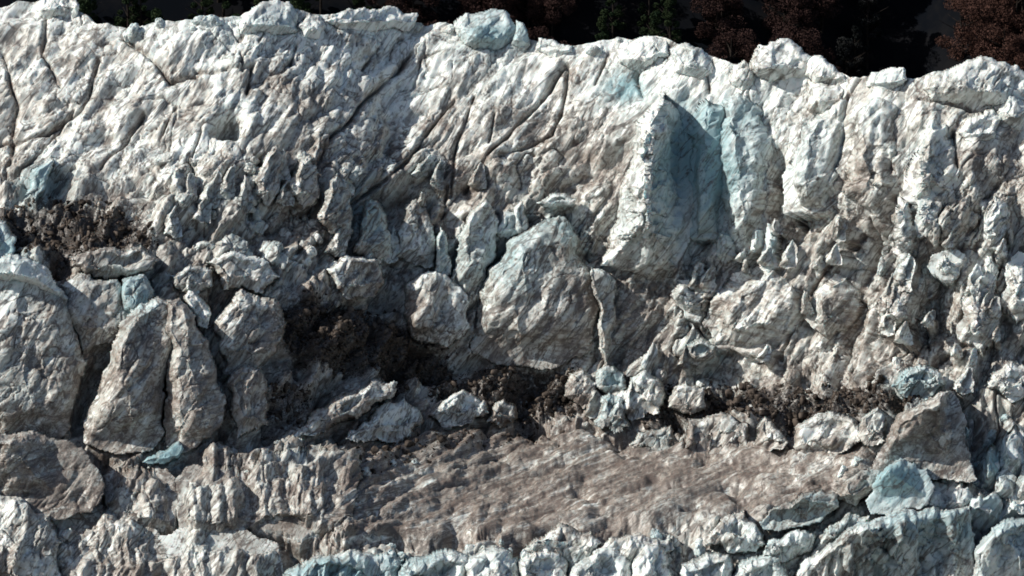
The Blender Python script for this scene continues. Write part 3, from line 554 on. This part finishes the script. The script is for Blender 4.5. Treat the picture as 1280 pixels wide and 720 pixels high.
# behind the crest the ice falls gently away
V = V.reshape(*shp, 3); last = V[-1]
back = [last + np.array([0, k, -(.25 * k + .004 * k * k)]) for k in (1, 3, 6, 10, 16, 24, 34, 46, 60)]
V = np.concatenate([V, np.stack(back)], 0); zone = np.concatenate([zone.reshape(*shp, 4), np.repeat(zone.reshape(*shp, 4)[-1:], 9, 0)], 0)
TF2 = grid_faces(V.shape[0], V.shape[1])
if (np.cross(V[1,0]-V[0,0], V[0,1]-V[0,0])[2] > 0): TF2 = TF2[:, ::-1]
gl = build('glacier', V.reshape(-1, 3), TF2, ICE, zone.reshape(-1, 4)); gl['kind'] = 'structure'
print('glacier', time.time() - T00)
GV = V[:nr]                                                    # for setting things down on the ice
def ground(px_, py_):
    i = int(np.clip((px_ + 360) / 1.4, 0, len(cols) - 1)); s = sky[i]; j = int(np.clip((py_ - 930) / (s - 930) * (nr - 1), 0, nr - 1))
    return GV[j, i]
# ------------------------------------------------------------------ rock debris lying on the ice
def rock_shape(seed):
    r = np.random.RandomState(seed); V, Fc = ico(2 if seed % 2 else 1); V = V.copy()
    for k in range(11):
        d = r.normal(size=3); d /= np.linalg.norm(d); c = r.uniform(.22, .62); s = V @ d; V -= np.maximum(s - c, 0)[:, None] * d
    return V * r.uniform(.5, 1.5, 3), Fc
RK = [rock_shape(k) for k in range(8)]
def field(name, pts, sizes, mat, attr_f=None):
    Vs, Fs, Zs, n = [], [], [], 0
    for (x, y), s in zip(pts, sizes):
        v, f = RK[rng.randint(8)]; a = rng.uniform(0, 6.28); b = rng.uniform(-.6, .6)
        c, q = math.cos(a), math.sin(a); M = np.array([[c, -q, 0], [q, c, 0], [0, 0, 1]]) @ np.array([[1, 0, 0], [0, math.cos(b), -math.sin(b)], [0, math.sin(b), math.cos(b)]])
        Vs.append(v @ M.T * s + ground(x, y) + np.array([0, 0, s * .15])); Fs.append(f + n); n += len(v)
        if attr_f: Zs.append(np.repeat([attr_f(x, y)], len(v), 0))
    return build(name, np.concatenate(Vs), np.concatenate(Fs), mat, np.concatenate(Zs) if Zs else None, smooth_=False)
dnames = ['dark brown rock debris heaped on the ice at the upper left', 'dark rubble pouring over the hollow left of centre', 'dark rubble band behind the brown plateau near the centre', 'long dark rubble band at the foot of the right hand wall',
          'brown rubble streak beside the narrow ice buttress', 'thin scattered grit over the back of the brown plateau']
for poly, s, lab, dens in zip(DEBRIS, DSTR, dnames, (3200, 5600, 2800, 5600, 700, 700)):
    P = np.array(poly, float); pts = []; lo, hi = P.min(0), P.max(0)
    while len(pts) < dens:
        q = rng.uniform(lo - 8, hi + 8, (dens * 3, 2)); dd = poly_dist(q[:, 0], q[:, 1], poly)
        cl = perlin(np.stack([q[:, 0] * .05, q[:, 1] * .08, q[:, 0] * 0 + 3], 1))
        q = q[(dd + rng.uniform(-8, 8, len(dd)) + 22 * cl > 2)]; pts += [tuple(v) for v in q]
    pts = pts[:dens]; o = field('rock_debris', pts, .07 + np.minimum(rng.pareto(2.3, dens) * .14, .8), ROCK)
    o['kind'] = 'stuff'; o['label'] = lab; o['category'] = 'rock debris'
# ------------------------------------------------------------------ loose ice lumps: real single things, copied
def lump_mesh(seed, zone):
    V, Fc = ico(5); r = np.random.RandomState(seed); V = V.copy()
    for k in range(7):
        d = r.normal(size=3); d /= np.linalg.norm(d); s = V @ d; V -= np.maximum(s - r.uniform(.5, .85), 0)[:, None] * d * .8
    V = V * r.uniform(.7, 1.25, 3); V += vnormals(V, Fc) * (.22 * facets(V * 1.7 + seed * 3, .8, .35) + .10 * fbm(V * 3 + seed, 3))[:, None]
    return build('ice_lump', V, Fc, ICE, np.repeat([zone], len(V), 0))
LG = [('small dirty ice lump in the jumble of the upper left', 'ice lumps of the upper left jumble', (200,180,500,350), 60, (.35,.1,0,.2), (.5,1.6)),
 ('small tan ice lump along the foot of the centre wall', 'ice lumps at the foot of the centre wall', (560,445,1200,530), 70, (.4,.1,0,.2), (.4,1.3)),
 ('small pale ice lump on the slope below the central debris', 'ice lumps below the central debris', (230,545,520,600), 40, (.35,.08,0,.1), (.4,1.0)),
 ('small clean ice lump around the lower right seracs', 'ice lumps around the lower right seracs', (1050,500,1280,650), 45, (.12,.3,0,0), (.5,1.3)),
 ('small white ice lump behind the front row of blocks', 'ice lumps behind the front row', (480,668,1000,700), 40, (.1,.3,0,0), (.5,1.2)),
 ('small crusted ice lump clinging to the right hand wall', 'ice lumps on the right hand wall', (1090,230,1275,340), 30, (.3,.15,0,.3), (.5,1.4)),
 ('small white ice lump along the top of the crest', 'ice lumps along the crest', (120,0,1270,0), 45, (.1,.15,0,0), (.5,1.3))]
for gi, (lab, grp, (x0,y0,x1,y1), cnt, zn, (s0, s1)) in enumerate(LG):
    protos = [lump_mesh(100 + gi * 5 + k, zn) for k in range(4)]
    for k in range(cnt):
        x = rng.uniform(x0, x1); y = rng.uniform(y0, y1) if y1 > y0 else np.interp(x, cols, sky) + rng.uniform(2, 14)
        if k >= 4 and debris_at(np.array([x]), np.array([y]))[0] > .25: continue
        o = protos[k] if k < 4 else protos[k % 4].copy()
        if k >= 4: COL.objects.link(o)
        s = rng.uniform(s0, s1) * (.6 + .6 * rng.rand()); o.location = ground(x, y) + np.array([0, 0, -.1 * s])
        o.scale = (s * rng.uniform(.8, 1.2), s, s * rng.uniform(.8, 1.5)); o.rotation_euler = (rng.uniform(-.4, .4), rng.uniform(-.4, .4), rng.uniform(0, 6.28))
        tag(o, lab, 'ice lump', grp)
print('lumps', time.time() - T00)
# ------------------------------------------------------------------ dark hillside and its trees beyond the ice
SOIL_SHADE = plain('hillside_soil_shade', (.003, .004, .006), (.008, .008, .009), .12)  # nearly black: the slope's deep shade is put into the soil colour
hx = np.linspace(-420, 420, 240); hy = np.linspace(0, 420, 130)
HX, HY = np.meshgrid(hx, hy); Y0 = 112.
zc = -66.
def hill_z(x, y): 
    g = np.exp(-((x - 58) / 9.) ** 2)                              # the deep gully at the right
    return zc + (y - Y0) * .95 - 12 * g * smooth(0, 25, y - Y0)
HZ = hill_z(HX, HY + Y0) + 5 * fbm(np.stack([HX.ravel(), HY.ravel(), HX.ravel() * 0], 1) * .03, 4).reshape(HX.shape) + 1.2 * fbm(np.stack([HX.ravel(), HY.ravel(), HX.ravel() * 0], 1) * .25, 3).reshape(HX.shape)
hV = np.stack([HX, HY + Y0, HZ], -1).reshape(-1, 3); hF = grid_faces(*HX.shape)
hs = build('hillside', hV, hF, SOIL_SHADE); hs['kind'] = 'structure'
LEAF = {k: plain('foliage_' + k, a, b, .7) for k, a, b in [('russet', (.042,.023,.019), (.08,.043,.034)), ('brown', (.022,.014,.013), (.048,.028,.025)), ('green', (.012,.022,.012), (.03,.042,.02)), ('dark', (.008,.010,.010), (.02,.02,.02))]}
BARK = plain('bark', (.012, .010, .009), (.03, .025, .022), 3)
def crown_mesh(seed, h, r, n=9000, cone=False):
    q = np.random.RandomState(seed); nb = 26
    bz = q.uniform(.25, 1, nb) * h; br = r * (1.1 - bz / h) if cone else r * np.sqrt(np.clip(1 - ((bz / h - .6) / .5) ** 2, .05, 1))
    a = q.uniform(0, 6.28, nb); C = np.stack([np.cos(a) * br * .7, np.sin(a) * br * .7, bz], 1); cr = r * q.uniform(.22, .42, nb) * (.6 if cone else 1)
    k = q.randint(0, nb, n); d = q.normal(size=(n, 3)); d /= np.linalg.norm(d, axis=1)[:, None]; p = C[k] + d * (cr[k] * q.uniform(.3, 1, n) ** .5)[:, None] * [1, 1, .8]
    u = q.normal(size=(n, 3)); v = q.normal(size=(n, 3)); s = q.uniform(.06, .17, n)[:, None]
    u *= s / np.linalg.norm(u, axis=1)[:, None]; v *= s / np.linalg.norm(v, axis=1)[:, None]
    V = np.stack([p - u, p + v, p + u, p - v], 1).reshape(-1, 3); return V, np.arange(4 * n).reshape(-1, 4)
def trunk_mesh(seed, h, r):
    q = np.random.RandomState(seed); Vs, Fs, n = [], [], 0
    def limb(a, b, r0, r1):
        nonlocal n
        a, b = np.array(a, float), np.array(b, float); d = b - a; d /= np.linalg.norm(d); s = np.cross(d, [.3, .5, .8]); s /= np.linalg.norm(s); t_ = np.cross(d, s)
        ring = [a + (s * math.cos(x) + t_ * math.sin(x)) * r0 for x in np.linspace(0, 6.283, 7)[:-1]] + [b + (s * math.cos(x) + t_ * math.sin(x)) * r1 for x in np.linspace(0, 6.283, 7)[:-1]]
        Vs.append(ring); Fs.extend([[n + i, n + (i + 1) % 6, n + 6 + (i + 1) % 6, n + 6 + i] for i in range(6)]); n += 12
    limb((0, 0, -1), (0, 0, h * .5), .26, .17); limb((0, 0, h * .5), (q.uniform(-.6, .6), 0, h * .95), .17, .05)
    for k in range(12):
        z = h * q.uniform(.25, .8); a = q.uniform(0, 6.28); l = r * q.uniform(.5, .95); limb((0, 0, z), (math.cos(a) * l, math.sin(a) * l, z + l * .6), .10, .03)
    return np.concatenate(Vs), np.array(Fs)
def tree(name, kind, seed, h, r, cone=False):
    e = bpy.data.objects.new(name, None); COL.objects.link(e)
    V, Fc = crown_mesh(seed, h, r, cone=cone); build('crown', V, Fc, LEAF[kind], parent=e, smooth_=False)
    V, Fc = trunk_mesh(seed, h, r); build('trunk', V, Fc, BARK, parent=e)
    return e
TK = {'russet': [tree('broadleaf_tree', 'russet', 3 + k, 9, 4.2) for k in range(2)], 'brown': [tree('broadleaf_tree', 'brown', 13 + k, 9, 4.) for k in range(3)],
      'green': [tree('conifer_tree', 'green', 23 + k, 12, 3., True) for k in range(2)], 'dark': [tree('conifer_tree', 'dark', 33 + k, 12, 3.2, True) for k in range(2)]}
TLAB = {'russet': ('russet brown leafless tree at the far right of the hillside', 'russet trees at the far right'), 'brown': ('dull reddish brown tree on the dark slope behind the crest', 'brown trees on the dark slope'),
        'green': ('dark green conifer on the slope behind the crest', 'green conifers on the slope'), 'dark': ('almost black conifer beside the shadowed gully', 'black conifers by the gully')}
used = set(); hz = []
for row in range(7):
    for k in range(-14, 15):
        x = k * 5.2 + rng.uniform(-2.4, 2.4) + (3 if row % 2 else 0); y = Y0 + 42 + row * 6.5 + rng.uniform(-2, 2)
        ppx = 640 + x / (MPP * 1.22)
        if 1105 < ppx < 1190: continue
        kd = 'russet' if ppx >= 1195 else 'green' if ppx < 480 or 740 < ppx < 840 else 'dark' if ppx > 1030 else 'brown'
        hz.append((x, y, kd))
for row in range(5):
    for ppx in (1206, 1240, 1272, 1300): hz.append(((ppx - 640) * .122 + rng.uniform(-1, 1), Y0 + 44 + row * 8 + rng.uniform(-2, 2), 'russet'))
for x, y, kd in hz:
    L = TK[kd]; i = rng.randint(len(L)); src = L[i]
    if (kd, i) not in used: o = src; used.add((kd, i))
    else:
        o = src.copy(); COL.objects.link(o)
        for ch in list(src.children): c = ch.copy(); COL.objects.link(c); c.parent = o
    s = rng.uniform(.75, 1.2); o.location = (x, y, hill_z(x, y) - .5); o.scale = (s, s, s * rng.uniform(.9, 1.15)); o.rotation_euler.z = rng.uniform(0, 6.28)
    tag(o, TLAB[kd][0], 'tree', TLAB[kd][1])
for kd, L in TK.items():
    for i, o in enumerate(L):
        if (kd, i) not in used:
            for ch in list(o.children): bpy.data.objects.remove(ch)
            bpy.data.objects.remove(o)
# valley floor far below
gv = np.array([(-4000,-4000,-75),(4000,-4000,-75),(4000,4000,-75),(-4000,4000,-75)], float)
g_ = build('ground', gv, np.array([[0,1,2,3]]), plain('valley_gravel', (.10,.095,.09), (.2,.19,.17), .05)); g_['kind'] = 'structure'
# ------------------------------------------------------------------ light and camera
SUN = np.array([-.82, -.12, .64]); SUN /= np.linalg.norm(SUN)          # direction towards the sun
el = math.asin(SUN[2]); az = math.atan2(SUN[0], SUN[1])
w = bpy.data.worlds.new('World'); SC.world = w; w.use_nodes = True
bg = w.node_tree.nodes['Background']; sk = w.node_tree.nodes.new('ShaderNodeTexSky'); sk.sky_type = 'NISHITA'; sk.sun_disc = False; sk.dust_density = 1.5; sk.sun_elevation = el; sk.sun_rotation = az
w.node_tree.links.new(sk.outputs[0], bg.inputs[0]); bg.inputs[1].default_value = .075
ld = bpy.data.lights.new('sun', 'SUN'); ld.energy = 4.7; ld.angle = R(.53); ld.color = (1, .95, .87); lo_ = bpy.data.objects.new('sun', ld); COL.objects.link(lo_)
lo_.rotation_euler = Vector(SUN).to_track_quat('Z', 'Y').to_euler()
cd_ = bpy.data.cameras.new('camera'); cam = bpy.data.objects.new('camera', cd_); COL.objects.link(cam); SC.camera = cam
cam.location = CAM; cam.rotation_euler = (math.pi / 2 - PITCH, 0, 0); cd_.sensor_width = 36; cd_.lens = 36 / (2 * 64 / D0) ; cd_.clip_start = 1; cd_.clip_end = 12000
SC.view_settings.view_transform = 'Standard'; SC.view_settings.look = 'None'; SC.view_settings.exposure = .22; SC.view_settings.gamma = 1
SC.cycles.max_bounces = 4; SC.cycles.diffuse_bounces = 2; SC.cycles.pixel_filter_type = 'BLACKMAN_HARRIS'; SC.cycles.filter_width = 1.7
print('done', time.time() - T00)
